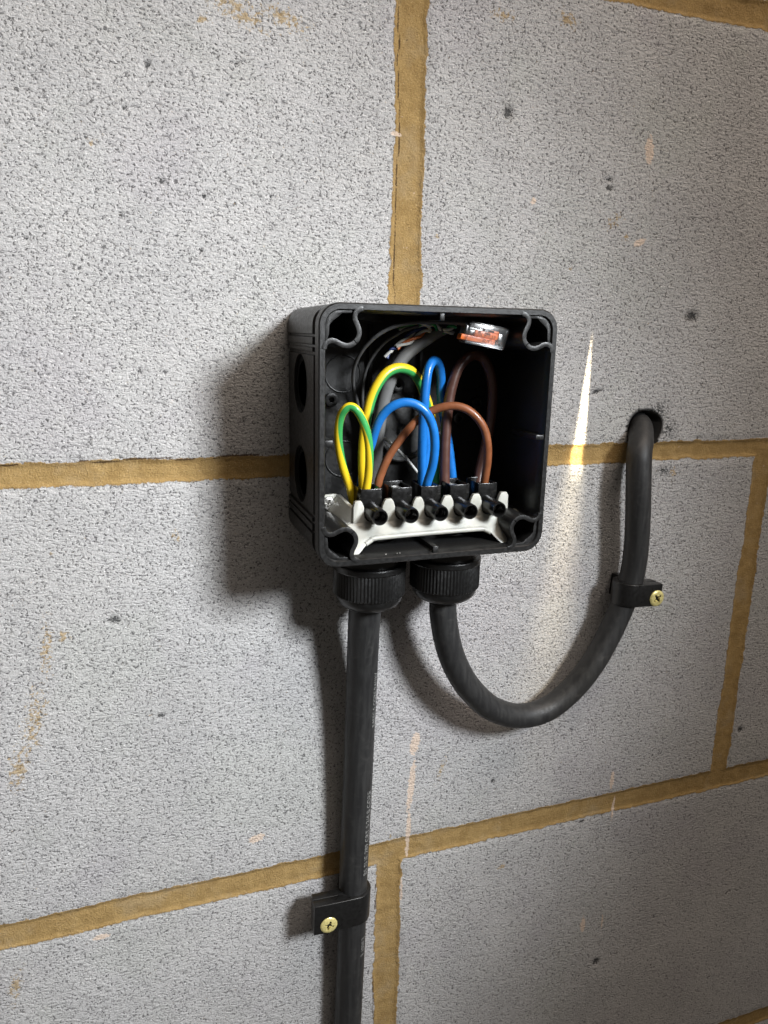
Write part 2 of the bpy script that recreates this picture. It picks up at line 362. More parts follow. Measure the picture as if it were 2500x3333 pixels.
# ------------------------------------------------------------------ the block wall
HOLE = at(2098, 1396, 0); HOLE_R = 11.2
def vnoise(X, Z, cell, seed):
    g = np.random.default_rng(seed).random((512, 512)); u = X / cell + 200; v = Z / cell + 200
    i = np.floor(u).astype(int); j = np.floor(v).astype(int); fu = u - i; fv = v - j
    fu = fu * fu * (3 - 2 * fu); fv = fv * fv * (3 - 2 * fv); i %= 511; j %= 511
    return (g[i, j] * (1 - fu) + g[i + 1, j] * fu) * (1 - fv) + (g[i, j + 1] * (1 - fu) + g[i + 1, j + 1] * fu) * fv
def build_wall():
    def axis(a, b, lo, hi):
        v = list(np.arange(a, b + 0.5, 1.0)); s_ = 1.5
        while v[-1] < hi: v.append(v[-1] + s_); s_ *= 1.15
        s_ = 1.5
        while v[0] > lo: v.insert(0, v[0] - s_); s_ *= 1.15
        return np.array(v)
    xs = axis(-235, 350, -900, 1000); zs = axis(-485, 258, -1100, 900)
    X, Z = np.meshgrid(xs, zs, indexing='ij')
    wob = lambda A, seed, amp: (vnoise(A, A * 0 + seed, 22, seed) - 0.5) * amp * 1.5 + (vnoise(A, A * 0, 4.5, seed + 50) - 0.5) * amp * 0.6 + (vnoise(A, A * 0, 11, seed + 150) > 0.8) * amp * 0.7
    m = np.full(X.shape, -50.0)
    beds = {-4: (-898, 7), -3: (-673, 7), -2: (-448, 7), -1: (-225, 7.3), 0: (0.3, 5.6), 1: (225, 6.6), 2: (450, 7), 3: (675, 7)}
    for k, (zc, hw) in beds.items():
        zz = zc + wob(X, 10 + k, 0.6) * 0.8
        m = np.maximum(m, hw + wob(X, 30 + k, 0.7) * 0.8 - np.abs(Z - zz))
    for k in range(-4, 4):
        x0 = 0.0 if k % 2 == 0 else 235.0
        if k % 2 == 0: hw = 7.6
        else: hw = 7.1
        inside = (Z > beds[k][0] - 3) & (Z < beds.get(k + 1, (900, 0))[0] + 3)
        for n in range(-3, 4):
            d = hw + wob(Z, 60 + k, 0.9) - np.abs(X - (x0 + 450 * n + wob(Z, 80 + k, 0.7) * 0.7 + (-0.6 if k == 0 else 0)))
            m = np.where(inside, np.maximum(m, d), m)
    # relief
    Y = (vnoise(X, Z, 60, 1) - 0.5) * 1.0
    # block edges chip away a little at the joints
    edge = np.clip(1 - np.abs(m + 0.6) / 2.0, 0, 1)
    Y += edge * vnoise(X, Z, 3, 5) * 0.9
    Y += np.clip(m / 2.2, 0, 1) * 1.1 * (0.8 + 0.4 * vnoise(X, Z, 9, 21))
    # attributes
    def ell(px, py, rx, rz, rot=0.0, soft=0.45):
        p = at(px, py, 0); c, s_ = math.cos(rot), math.sin(rot)
        dx = X - p.x; dz = Z - p.z; u = (dx * c + dz * s_) / rx; v = (-dx * s_ + dz * c) / rz
        return np.clip((1 - np.sqrt(u * u + v * v)) / soft, 0, 1)
    pit = np.zeros(X.shape); ys = np.zeros(X.shape); ws = np.zeros(X.shape); so = np.zeros(X.shape)
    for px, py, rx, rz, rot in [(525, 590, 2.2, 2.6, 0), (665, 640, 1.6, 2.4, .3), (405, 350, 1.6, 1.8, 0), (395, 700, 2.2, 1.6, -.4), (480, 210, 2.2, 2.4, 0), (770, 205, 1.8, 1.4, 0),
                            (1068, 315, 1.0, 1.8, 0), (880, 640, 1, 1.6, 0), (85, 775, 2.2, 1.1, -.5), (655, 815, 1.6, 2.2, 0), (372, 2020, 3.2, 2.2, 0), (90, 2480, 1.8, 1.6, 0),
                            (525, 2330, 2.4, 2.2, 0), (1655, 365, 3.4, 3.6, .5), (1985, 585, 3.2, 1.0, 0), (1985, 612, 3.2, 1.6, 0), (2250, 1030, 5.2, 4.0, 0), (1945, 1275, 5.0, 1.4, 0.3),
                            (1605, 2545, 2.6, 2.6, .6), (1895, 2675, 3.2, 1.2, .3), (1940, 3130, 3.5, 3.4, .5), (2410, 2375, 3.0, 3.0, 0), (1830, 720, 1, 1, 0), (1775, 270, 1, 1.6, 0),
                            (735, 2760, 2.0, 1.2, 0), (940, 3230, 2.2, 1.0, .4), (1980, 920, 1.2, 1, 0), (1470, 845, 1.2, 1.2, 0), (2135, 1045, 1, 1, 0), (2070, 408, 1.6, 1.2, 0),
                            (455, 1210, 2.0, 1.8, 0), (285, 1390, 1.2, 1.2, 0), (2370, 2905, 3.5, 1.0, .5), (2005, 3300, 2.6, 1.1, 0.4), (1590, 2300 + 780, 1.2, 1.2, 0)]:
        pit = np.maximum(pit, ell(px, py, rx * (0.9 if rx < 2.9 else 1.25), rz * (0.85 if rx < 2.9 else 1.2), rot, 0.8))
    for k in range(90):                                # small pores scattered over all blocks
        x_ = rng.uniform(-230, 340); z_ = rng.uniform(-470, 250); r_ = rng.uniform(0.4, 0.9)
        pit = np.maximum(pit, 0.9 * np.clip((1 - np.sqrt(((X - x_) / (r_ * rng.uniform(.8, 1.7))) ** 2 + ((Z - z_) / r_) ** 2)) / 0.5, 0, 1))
    for px, py, rx, rz, rot in [(1640, 48, 11, 4, 0), (1850, 62, 10, 6, -.3), (770, 30, 26, 8, -.4), (930, 60, 18, 7, -.3), (660, 60, 5, 4, 0), (2000, 720, 9, 5, .6), (2035, 772, 4, 3, 0),
                                (1862, 875, 3.2, 1.8, 0), (1515, 538, 1.4, .8, 0), (575, 1745, 3, 5, .5), (150, 2110, 5, 22, -.1), (110, 2350, 8, 30, -.25), (60, 2500, 7, 20, -.2), (50, 2960 + 250, 5, 18, -.3),
                                (210, 2070, 5, 4, 0), (170, 1800, 2, 3, 0), (2190, 1540, 4, 7, 0), (1630, 2820, 5, 5, 0), (1270, 2720, 1.5, 3, 0), (1440, 2500, 3, 14, -.3), (1560, 2650, 2, 2, 0),
                                (1420, 1370 - 600, 5, 2, 0), (300, 520 - 60, 4, 3, 0), (1950, 3140, 3.2, 1.6, -.6)]:
        ys = np.maximum(ys, ell(px, py, rx, rz, rot, 1.0))
    for px, py, rx, rz, rot in [(2115, 490, 3.6, 9, .12), (1350, 2420, 4.0, 9, -.15), (1338, 2560, 2.6, 22, -.08), (1330, 2700, 2.0, 16, 0), (1327, 2770, 1.3, 8, 0), (1308, 2900, 1.0, 12, 0),
                                (1992, 2540, 2.0, 10, 0), (1998, 2630, 1.2, 12, -.1), (1898, 3010, 2.6, 8, 0), (1960, 3000, 1.0, 8, 0), (2080, 790, 5, 2.5, .4), (1735, 655, 2, 2, 0),
                                (835, 2730, 6, 3, .2), (1290, 435, 4, 1.3, 0), (330, 3050, 6, 2, 0)]:
        ws = np.maximum(ws, ell(px, py, rx, rz, rot, 0.7))
    for px, py, rx, rz, rot in [(2140, 1340, 11, 8, 0), (2175, 1400, 8, 9, 0), (2160, 1490 + 40, 8, 4, 0)]:
        so = np.maximum(so, ell(px, py, rx, rz, rot, 0.9))
    Y += pit * 1.6 * (vnoise(X, Z, 2.2, 9) * 0.7 + 0.3)
    # the drilled hole the cable leaves by
    dh = np.sqrt((X - HOLE.x) ** 2 + ((Z - HOLE.z) / 0.92) ** 2) + (vnoise(X, Z, 6, 77) - .5) * 0.8
    ring = (dh >= HOLE_R) & (dh < HOLE_R + 1.45); sc_ = np.where(ring, (HOLE_R + 0.02) / np.maximum(dh, 1e-6), 1.0)
    X = HOLE.x + (X - HOLE.x) * sc_; Z = HOLE.z + (Z - HOLE.z) * sc_
    Y = np.where(dh < HOLE_R, 70.0, Y)
    V = np.stack([X, Y, Z], -1).reshape(-1, 3) * S
    nx, nz = X.shape
    a = (np.arange(nx - 1)[:, None] * nz + np.arange(nz - 1)[None, :]).ravel()
    F = np.stack([a, a + nz, a + nz + 1, a + 1], -1)
    me = bpy.data.meshes.new('block_wall')
    me.vertices.add(len(V)); me.vertices.foreach_set('co', V.astype(np.float32).ravel())
    me.loops.add(F.size); me.loops.foreach_set('vertex_index', F.astype(np.int32).ravel())
    me.polygons.add(len(F)); me.polygons.foreach_set('loop_start', np.arange(0, F.size, 4, dtype=np.int32))
    me.polygons.foreach_set('use_smooth', np.ones(len(F), dtype=bool)); me.update(calc_edges=True)
    lw_ = np.clip(1 - np.abs(X + 6.0 - 1.3 * (vnoise(Z, Z * 0, 6, 91) - .5) - 1.2 * (vnoise(Z, Z * 0, 25, 92) - .5)) / 0.9, 0, 1) * (Z > 60) * (Z < 222)
    lw_ = np.maximum(lw_, np.clip(1 - np.abs(Z - 5.6 - 1.4 * (vnoise(X, X * 0, 7, 93) - .5)) / 1.0, 0, 1) * (X < -70) * (vnoise(X, X * 0, 16, 94) > .38))  # shade under the block edge above the bed joint, painted as a line
    lw_ = np.maximum(lw_, np.clip(1 - np.abs(X + 8.0 - 1.4 * (vnoise(Z, Z * 0, 7, 95) - .5)) / 0.9, 0, 1) * (Z < -238) * (vnoise(Z, Z * 0, 16, 96) > .45))
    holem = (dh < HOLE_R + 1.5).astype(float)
    for nm, arr in (('joint', m), ('pit', pit), ('ys', ys), ('ws', ws), ('soot', so), ('crack_shade_line', lw_), ('hole', holem)):
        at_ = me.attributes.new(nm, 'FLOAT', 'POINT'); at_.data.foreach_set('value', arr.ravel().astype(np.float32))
    # material
    t = NT('concrete block and mortar'); co = t.coords()
    A = lambda nm: t.n('ShaderNodeAttribute', attribute_name=nm).outputs['Fac']
    cj = t.coords(rot=(0.4, 0.9, 0.3)); jn = t.noise(cj, 0.28, 4, 0.6); jn2 = t.noise(cj, 1.3, 2)
    jd = t.math('ADD', A('joint'), t.math('MULTIPLY', t.math('SUBTRACT', jn, 0.5), 2.6)); jd = t.math('ADD', jd, t.math('MULTIPLY', t.math('SUBTRACT', jn2, 0.5), 1.4))
    mort = t.ramp(jd, -0.25, 0.35)
    cr = t.coords(rot=(0.62, 0.55, 0.83)); g1 = t.noise(cr, 0.92, 3, 0.62, 0.3)                       # open grain
    g2 = t.noise(t.coords((0.50, 1, 1.25), rot=(0.7, 0.5, 0.9)), 0.72, 3, 0.55, 0.6)   # dragged ridges
    g3 = t.noise(cr, 1.7, 2, 0.6)
    big = t.noise(co, 0.010, 3, 0.5); big2 = t.noise(co, 0.03, 3, 0.55)
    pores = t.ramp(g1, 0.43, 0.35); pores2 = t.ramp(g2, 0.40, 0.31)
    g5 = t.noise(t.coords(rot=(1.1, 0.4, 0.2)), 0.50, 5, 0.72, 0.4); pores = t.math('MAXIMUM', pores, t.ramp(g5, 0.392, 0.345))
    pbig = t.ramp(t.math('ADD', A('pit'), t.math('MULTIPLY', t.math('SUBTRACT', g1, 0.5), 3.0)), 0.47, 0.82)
    soot = t.math('MULTIPLY', A('soot'), t.ramp(g1, 0.56, 0.46))
    base = t.mix(t.ramp(big, 0.35, 0.65), (0.50, 0.49, 0.48), (0.55, 0.54, 0.535))
    base = t.mix(t.ramp(big2, 0.3, 0.7, 0, 0.5), base, (0.40, 0.395, 0.40))
    tint = t.noise(t.coords(rot=(0.3, 0.2, 0.9)), 0.014, 4, 0.6); base = t.mix(t.ramp(tint, 0.52, 0.68, 0, 0.5), base, (0.41, 0.385, 0.41)); base = t.mix(t.ramp(tint, 0.46, 0.34, 0, 0.4), base, (0.455, 0.465, 0.43))
    base = t.mix(t.ramp(g3, 0.3, 0.75), t.mix(0.35, base, (0.30, 0.295, 0.29)), t.mix(0.25, base, (0.66, 0.655, 0.64)))
    base = t.mix(t.math('MULTIPLY', t.math('MAXIMUM', pores, t.math('MULTIPLY', pores2, 0.7)), 0.80), base, (0.065, 0.065, 0.067))  # self-shadow of the pores painted dark into the colour; bump casts none
    base = t.mix(t.ramp(t.noise(t.coords(rot=(0.2, 1.2, 0.7)), 1.25, 2, 0.5), 0.655, 0.70, 0, 0.7), base, (0.78, 0.775, 0.76))
    base = t.mix(pbig, base, (0.085, 0.085, 0.085)); base = t.mix(soot, base, (0.045, 0.05, 0.05))  # inner shade of the larger pits painted dark as well
    ysm = t.ramp(t.math('ADD', A('ys'), t.math('MULTIPLY', t.math('SUBTRACT', t.noise(cr, 0.55, 4, 0.7), 0.5), 3.6)), 0.52, 1.0, 0, 0.7)
    base = t.mix(ysm, base, (0.40, 0.27, 0.10))
    mcol = t.mix(t.ramp(t.noise(co, 0.16, 5, 0.6), 0.3, 0.7), (0.34, 0.222, 0.085), (0.46, 0.312, 0.128))
    mcol = t.mix(t.ramp(t.noise(cr, 1.3, 3, 0.65), 0.58, 0.68, 0, 0.6), mcol, (0.62, 0.47, 0.25))
    mcol = t.mix(t.ramp(t.noise(cr, 0.85, 4, 0.68, .5), 0.38, 0.30, 0, 0.75), mcol, (0.10, 0.055, 0.02))
    mcol = t.mix(t.ramp(t.noise(cr, 2.4, 2, 0.7), 0.35, 0.65, 0, 0.5), mcol, (0.26, 0.165, 0.06)); mcol = t.mix(t.ramp(t.noise(cr, 0.055, 4, 0.6), 0.5, 0.72, 0, 0.35), mcol, (0.42, 0.34, 0.22))
    crack = t.ramp(t.math('ABSOLUTE', t.math('ADD', jd, -0.3)), 0.0, 0.55, 1, 0); crack = t.math('MULTIPLY', crack, t.ramp(t.noise(co, 0.12, 3), 0.42, 0.58))
    col = t.mix(mort, base, mcol); col = t.mix(t.math('MULTIPLY', crack, 0.28), col, (0.05, 0.03, 0.014))
    col = t.mix(t.ramp(t.math('ADD', A('crack_shade_line'), t.math('MULTIPLY', t.math('SUBTRACT', jn2, 0.5), 0.8)), 0.35, 0.7, 0, 0.85), col, (0.055, 0.03, 0.015))
    wsm = t.ramp(t.math('ADD', A('ws'), t.math('MULTIPLY', t.math('SUBTRACT', t.noise(co, 0.5, 4, 0.65), 0.5), 1.8)), 0.30, 0.52, 0, 0.88)
    col = t.mix(wsm, col, (0.70, 0.56, 0.45)); col = t.mix(A('hole'), col, (0.02, 0.018, 0.016))  # inside of the hole painted black in place of its shade
    t.l(col, t.b.inputs['Base Color']); t.b.inputs['Roughness'].default_value = 0.93; t.b.inputs['Specular IOR Level'].default_value = 0.25
    hb = t.math('ADD', t.math('MULTIPLY', g1, 1.1), t.math('MULTIPLY', g2, 1.5)); hb = t.math('ADD', hb, t.math('MULTIPLY', g3, 0.35))
    hb = t.math('SUBTRACT', hb, t.math('MULTIPLY', pores, 0.45)); hb = t.math('SUBTRACT', hb, t.math('MULTIPLY', pbig, 1.4))
    hm = t.math('ADD', t.math('MULTIPLY', t.noise(cr, 0.25, 3), 1.3), t.math('MULTIPLY', t.noise(cr, 1.2, 4, 0.75), 1.5))
    rec = t.ramp(jd, 0.0, 2.2, 0.0, -0.75); hm = t.math('ADD', t.math('ADD', hm, rec), 0.55); hm = t.math('SUBTRACT', hm, t.math('MULTIPLY', crack, 0.4))
    h = t.n('ShaderNodeMix', data_type='FLOAT'); t.l(mort, h.inputs[0]); t.l(hb, h.inputs[2]); t.l(hm, h.inputs[3])
    hh = t.math('MULTIPLY', h.outputs[0], t.math('SUBTRACT', 1.0, A('hole')))
    dp = t.n('ShaderNodeDisplacement'); dp.inputs['Scale'].default_value = 0.62 * S; dp.inputs['Midlevel'].default_value = 1.45
    t.l(hh, dp.inputs['Height']); t.l(dp.outputs[0], t.out.inputs['Displacement']); t.m.displacement_method = 'BUMP'
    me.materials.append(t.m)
    o = bpy.data.objects.new('block_wall', me); COL.objects.link(o)
    o['label'] = 'grey concrete block wall with sandy yellow mortar joints behind everything'; o['category'] = 'wall'
    return o
build_wall()

# ------------------------------------------------------------------ the junction box
BX0, BX1, BZ0, BZ1, BD = -58.2, 46.4, -31.9, 73.6, 60.0
box = thing('junction_box', 'open square black plastic junction box without its lid on the block wall', 'junction box', (-6, 0, BZ0))
def rr(r=8.5, step=1.0):
    """outline points (x, z), outward normals and distance to the nearest virtual corner, counterclockwise"""
    P = []
    marks = [9.5, 10.3, 11.8, 12.1, 12.9, 13.2, 15.8, 16.1, 16.9, 17.2, 18.6, 18.9, 20.0, 20.3]
    def side(a, b, nrm):
        a = Vector(a); b = Vector(b); L = (b - a).length
        ts = sorted(set(marks + [L - k for k in marks] + list(np.linspace(24, L - 24, 6))))
        for t_ in ts: P.append((a + (b - a) * t_ / L, Vector(nrm), min(t_, L - t_)))
    def arc(c, a0):
        for k in range(13):
            a = math.radians(a0 + 90 * k / 12); n = Vector((math.cos(a), math.sin(a))); P.append((Vector(c) + n * r, n, 0))
    arc((BX1 - r, BZ0 + r), -90); side((BX1, BZ0), (BX1, BZ1), (1, 0))
    arc((BX1 - r, BZ1 - r), 0); side((BX1, BZ1), (BX0, BZ1), (0, 1))
    arc((BX0 + r, BZ1 - r), 90); side((BX0, BZ1), (BX0, BZ0), (-1, 0))
    arc((BX0 + r, BZ0 + r), 180); side((BX0, BZ0), (BX1, BZ0), (0, -1))
    return P
OUT = rr()
def loop(y, off, ribs):
    L = []
    for p, n, d in OUT:
        o_ = off
        if ribs:
            if 12.05 < d < 13.0 or 16.05 < d < 17.0 or 18.85 < d < 20.1: o_ -= 1.1
            elif d > 20.2: o_ -= 0.5
        q = p + n * o_; L.append(Vector((q.x, y, q.y)))
    return L
loops = [loop(-0.8, -0.9, True), loop(-48.6, -0.15, True), loop(-48.9, -2.6, False), loop(-53.6, -2.6, False), loop(-53.9, 0.1, False), loop(-59.4, 0.25, False), loop(-60, -0.25, False),
         loop(-60, -2.2, False), loop(-59.6, -2.5, False), loop(-56, -3.4, False), loop(-5, -3.6, False)]
N = len(OUT); V = [p for L in loops for p in L]; F = []
for j in range(len(loops) - 1):
    for k in range(N): F.append((j * N + k, j * N + (k + 1) % N, (j + 1) * N + (k + 1) % N, (j + 1) * N + k))
F.append(tuple(range(N))); F.append(tuple((len(loops) - 1) * N + k for k in range(N)))
body = mesh('box_body', V, F, M['boxin'], box, autosmooth=30)
def cyl_between(a, b, r, seg=48):
    a = Vector(a); b = Vector(b); return tube_data([a, b], r, seg)[:2]
# round knock-outs recessed into the four sides
ko = []
for z_ in (1.2, 40.6):
    for (xa, xb) in ((BX0 - 2, BX0 + 2.6), (BX1 + 2, BX1 - 2.6)): ko.append(((xa, -24.5, z_), (xb, -24.5, z_)))
for x_ in (-25.7, 13.6): ko.append(((x_, -26, BZ1 + 2), (x_, -26, BZ1 - 1.5)))
def rel(VF, base): return [v - base for v in VF[0]], VF[1]
bcut = []
for a, b_ in ko: bcut.append(rel(cyl_between(a, b_, 12.6), box.base))
for c in bcut:
    cm = mesh('cutter', c[0], c[1], M['boxin'], None, smooth=False); cm.o.location = box.base * S
    m_ = body.o.modifiers.new('b', 'BOOLEAN'); m_.operation = 'DIFFERENCE'; m_.object = cm.o; m_.solver = 'EXACT'
    bpy.context.view_layer.update()
    nm = bpy.data.meshes.new_from_object(body.o.evaluated_get(bpy.context.evaluated_depsgraph_get()))
    body.o.modifiers.clear(); nm.name = 'box_body'; body.o.data = nm; bpy.data.objects.remove(cm.o)
body.o.data.set_sharp_from_angle(angle=math.radians(30))
def ring_data(c, axis_dir, r0, r1, h, seg=48):
    """flat raised ring round axis_dir at c"""
    d = Vector(axis_dir).normalized(); u = d.orthogonal().normalized(); v = d.cross(u); V = []; F = []
    prof = [(r0, 0), (r0, h), (r1, h), (r1, 0)]
    for r, hh in prof:
        for k in range(seg):
            a = 2 * math.pi * k / seg; V.append(Vector(c) + d * hh + (u * math.cos(a) + v * math.sin(a)) * r)
    for j in range(4):
        for k in range(seg):
            k2 = (k + 1) % seg; j2 = (j + 1) % 4; F.append((j * seg + k, j * seg + k2, j2 * seg + k2, j2 * seg + k))
    return V, F
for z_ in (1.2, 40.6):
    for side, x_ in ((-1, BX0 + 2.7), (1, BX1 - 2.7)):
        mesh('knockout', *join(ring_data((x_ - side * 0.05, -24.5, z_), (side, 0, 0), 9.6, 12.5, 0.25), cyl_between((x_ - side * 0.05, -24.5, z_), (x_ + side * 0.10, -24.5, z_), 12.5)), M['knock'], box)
# the walls of the four corner screw pockets
prof = [(19.8, 2.6), (18.2, 3.0), (16.6, 4.2), (15.9, 6.0), (16.3, 7.9), (17.2, 9.8), (17.7, 11.8), (17.3, 13.9), (16.1, 15.6), (15.0, 16.7)]
prof = [(17.4, 1.9), (16.1, 2.1), (14.8, 3.0), (14.1, 4.6), (14.3, 6.3), (15.1, 8.0), (15.8, 9.8), (15.9, 11.6), (15.3, 13.3), (14.3, 14.5)]
prof = prof + [(b_, a) for a, b_ in prof[::-1]]
for cx, cz, sx, sz in ((BX0, BZ1, 1, -1), (BX1, BZ1, -1, -1), (BX1, BZ0, -1, 1), (BX0, BZ0, 1, 1)):
    line = [(p.x, p.y) for p in catmull([Vector((cx + sx * a, cz + sz * b_, 0)) for a, b_ in prof], 4)]
    V, F = ribbon_data(line, 1.9, -60.15, -5)
    # latch step on the outer rim inside the pocket
    lt = [(3.0, 14.5), (2.0, 12), (2.0, 8), (4.2, 4.4), (8, 2.0), (12, 2.0), (13.5, 2.2), (13.4, 3.6), (9.2, 3.7), (8.0, 4.9), (5.6, 6.6), (4.2, 8.4), (4.0, 12.0)]
    V2, F2 = prism_data([(cx + sx * a, cz + sz * b_) for a, b_ in lt], -59.0, -52, 'Y')
    mesh('screw_pocket', *join((V, F), (V2, F2)), M['boxin'], box, bevel=0.25)
# ribs in the middle of the four walls
cxm, czm = (BX0 + BX1) / 2, (BZ0 + BZ1) / 2
R4 = [box_data(cxm - 1.1 - 1, cxm + 1.1 - 1, -59.0, -36, BZ1 - 5.6, BZ1 - 2.3), box_data(cxm - 1.3, cxm + 1.3, -59.6, -12, BZ0 + 2.3, BZ0 + 5.4),
      box_data(BX0 + 2.2, BX0 + 6.0, -59.5, -30, czm - 2.6, czm), box_data(BX1 - 6.5, BX1 - 2.2, -59.4, -38, czm - 2.4, czm - 0.2)]
for r_ in R4: mesh('wall_rib', *r_, M['boxin'], box, bevel=0.35)
# mouldings of the back panel
bd = []
for (px, py, r0, r1) in ((395, 460, 8.2, 8.9), (1080, 460, 8.4, 9.0), (1080, 920, 8.4, 9.0), (395, 920, 8.2, 8.9)):
    p = Z1(px, py, -6); bd.append(ring_data((p.x, -5.0, p.z), (0, -1, 0), r0, r1, 0.5))
for (px, py) in ((420, 275), (690, 520), (330, 600), (1120, 620), (1020, 700)):
    p = Z1(px, py, -7); bd.append(ring_data((p.x, -5.0, p.z), (0, -1, 0), 1.2, 3.2, 2.6, 24))
bd.append(box_data(-3, 22, -8, -5, 13, 15.5)); bd.append(box_data(-20.5, -18.6, -8, -5, 36, 66)); bd.append(box_data(5, 6.8, -8, -5, 30, 62))
mesh('back_moulding', *join(*bd), M['boxin'], box, bevel=0.2)
p = Z1(715, 765, -9)
V, F = lathe_data([(15.2, 0), (15.2, -4.2), (14.4, -5.0), (12.8, -5.0), (12.6, -3.4), (3.0, -3.2), (2.0, -5.5), (0.4, -5.6)], (p.x, -5, p.z), 'Y', 48)
mesh('cable_entry_disc', V, F, M['backdisc'], box)
# collars and locknut faces standing on the box floor
for x_ in (-25.2, 14.0):
    V, F = lathe_data([(13.6, 0), (13.6, 1.6), (12.6, 2.2), (9.4, 2.2), (9.2, -0.5), (8.9, -0.5)], (x_, -27, BZ0 + 2.6), 'Z', 6 * 8)
    mesh('floor_collar', V, F, M['gland'], box)
for x_ in (-30, 12):
    V, F = lathe_data([(9.8, 0), (9.8, -3.0), (8.8, -3.2), (0.5, -3.2)], (x_, -26, BZ1 - 3.0), 'Z', 40)
    mesh('top_knockout', V, F, M['boxin'], box)
# dust on the floor of the box
V = []; F = []
for k in range(90):
    x_ = rng.uniform(-38, 28); y_ = rng.uniform(-58, -30) ; s_ = rng.uniform(0.06, 0.2)
    v, f = box_data(x_ - s_, x_ + s_, y_ - s_, y_ + s_, BZ0 + 2.9, BZ0 + 2.9 + s_ * 1.4); n = len(V); V += v; F += [tuple(i + n for i in q) for q in f]
d_ = mesh('dust_specks', V, F, M['dustbit'], box, smooth=False); d_.o['kind'] = 'stuff'

# ------------------------------------------------------------------ terminal strip in its milky bracket
TX = [-30.2, -16.0, -2.1, 12.1, 26.2]; TZ = -13.2
strip = thing('terminal_strip', 'five way black terminal strip in a milky white bracket inside the box', 'terminal strip', (-2, -45, -31))
out3 = [(280, 470), (281, 330), (288, 300), (300, 293), (355, 295), (368, 304), (376, 345)]
outl = [(p.x, p.z) for p in (Z3(a, b_, -45.5) for a, b_ in out3)]
def slot(x):      # round bottomed slot under each barrel
    return [(x - 4.3, TZ + 1.0)] + [(x + 4.3 * math.cos(a), TZ - 0.2 + 4.3 * math.sin(a)) for a in np.linspace(math.pi, 2 * math.pi, 9)] + [(x + 4.3, TZ + 1.0)]
def tooth(xa, xb, zt):   # from left base up over the top to the right base
    return [(xa, TZ + 2.5), (xa + 0.7, zt - 1.2), (xa + 1.5, zt), (xb - 1.5, zt + 0.1), (xb - 0.7, zt - 1.1), (xb, TZ + 2.5)]
poly = [(-39.2, -17.5), (-39.2, -10.5), (-38.6, -8.2), (-37.8, -7.8), (-35.8, -7.8), (-35.1, -9.0), (TX[0] - 4.3, TZ + 2.5)]
for i, x in enumerate(TX):
    poly += slot(x)
    if i < 4: poly += tooth(x + 4.3, TX[i + 1] - 4.3, -7.6)
    else: poly += [(x + 4.3, TZ + 2.5), (x + 5.0, -8.6), (x + 5.7, -7.4), (x + 8.4, -7.4), (x + 9.2, -8.8), (x + 9.3, TZ - 1)]
tail3 = [(1450, 392), (1478, 398), (1530, 372), (1542, 378), (1525, 396), (1480, 424), (1450, 470), (1440, 520), (1447, 565), (1456, 592), (1448, 612), (1425, 620), (1402, 610), (1370, 580), (1330, 537), (1290, 518), (1230, 512),
         (860, 542), (520, 572), (465, 582), (425, 602), (390, 632), (350, 682), (305, 730), (285, 700), (300, 640), (285, 580), (262, 540), (235, 505), (200, 492)]
def lean(z): return -45.5 + 0.85 * min(0.0, z + 17.5)
def on_lean(a, b_):
    Y = -45.5
    for _ in range(12): p = Z3(a, b_, Y); Y = 0.5 * Y + 0.5 * lean(p.z)
    return p
poly += [(p.x, p.z) for p in (on_lean(a, b_) for a, b_ in tail3)]
def lean_plate(poly, t):
    V, F = prism_data(poly, 0, t); bm = bmesh.new(); vs = [bm.verts.new(v) for v in V]
    for f in F: bm.faces.new([vs[i_] for i_ in f])
    bmesh.ops.recalc_face_normals(bm, faces=bm.faces)
    for zc in (-17.5, -18.5, -20, -22, -24, -26):
        bmesh.ops.bisect_plane(bm, geom=bm.verts[:] + bm.edges[:] + bm.faces[:], plane_co=(0, 0, zc), plane_no=(0, 0, 1))
    bm.verts.index_update()
    V = [Vector((v.co.x, v.co.y + lean(v.co.z) - 0.8, v.co.z)) for v in bm.verts]; F = [tuple(v.index for v in f.verts) for f in bm.faces]; bm.free(); return V, F
br = mesh('mounting_bracket', *lean_plate(poly, 2.0), M['milky'], strip, bevel=0.3)
# rim along the bottom edge and the two side wings that reach back to the screw lugs
def slab(pts, t=1.6):
    pts = [Vector(p) for p in pts]; n = (pts[1] - pts[0]).cross(pts[2] - pts[0]).normalized() * t; k = len(pts)
    V = pts + [p + n for p in pts]; F = [tuple(range(k)), tuple(range(2 * k - 1, k - 1, -1))] + [(i, (i + 1) % k, k + (i + 1) % k, k + i) for i in range(k)]
    return V, F
wing = join(slab([Z3(178, 250, -27), Z3(283, 352, -44.7), Z3(283, 462, -44.7), Z3(205, 492, -44.7), Z3(92, 395, -30)]),
            slab([Z3(60, 300, -27), Z3(90, 256, -27), Z3(178, 248, -27), Z3(178, 330, -27), Z3(150, 392, -27), Z3(92, 397, -27)]))
mesh('bracket_wing', *wing, M['milky'], strip, bevel=0.25)
wing = join(slab([Z3(1447, 335, -36), Z3(1475, 335, -34), Z3(1530, 365, -44.7), Z3(1478, 398, -44.7), Z3(1449, 392, -44.7)]))
mesh('bracket_wing', *wing, M['milky'], strip, bevel=0.25)
lip = [on_lean(a, b_) for a, b_ in ((390, 625), (430, 598), (480, 578), (860, 541), (1230, 511), (1290, 516), (1330, 535))]
tube('bracket_lip', lip, 1.15, M['milky'], strip, seg=10, n=6)
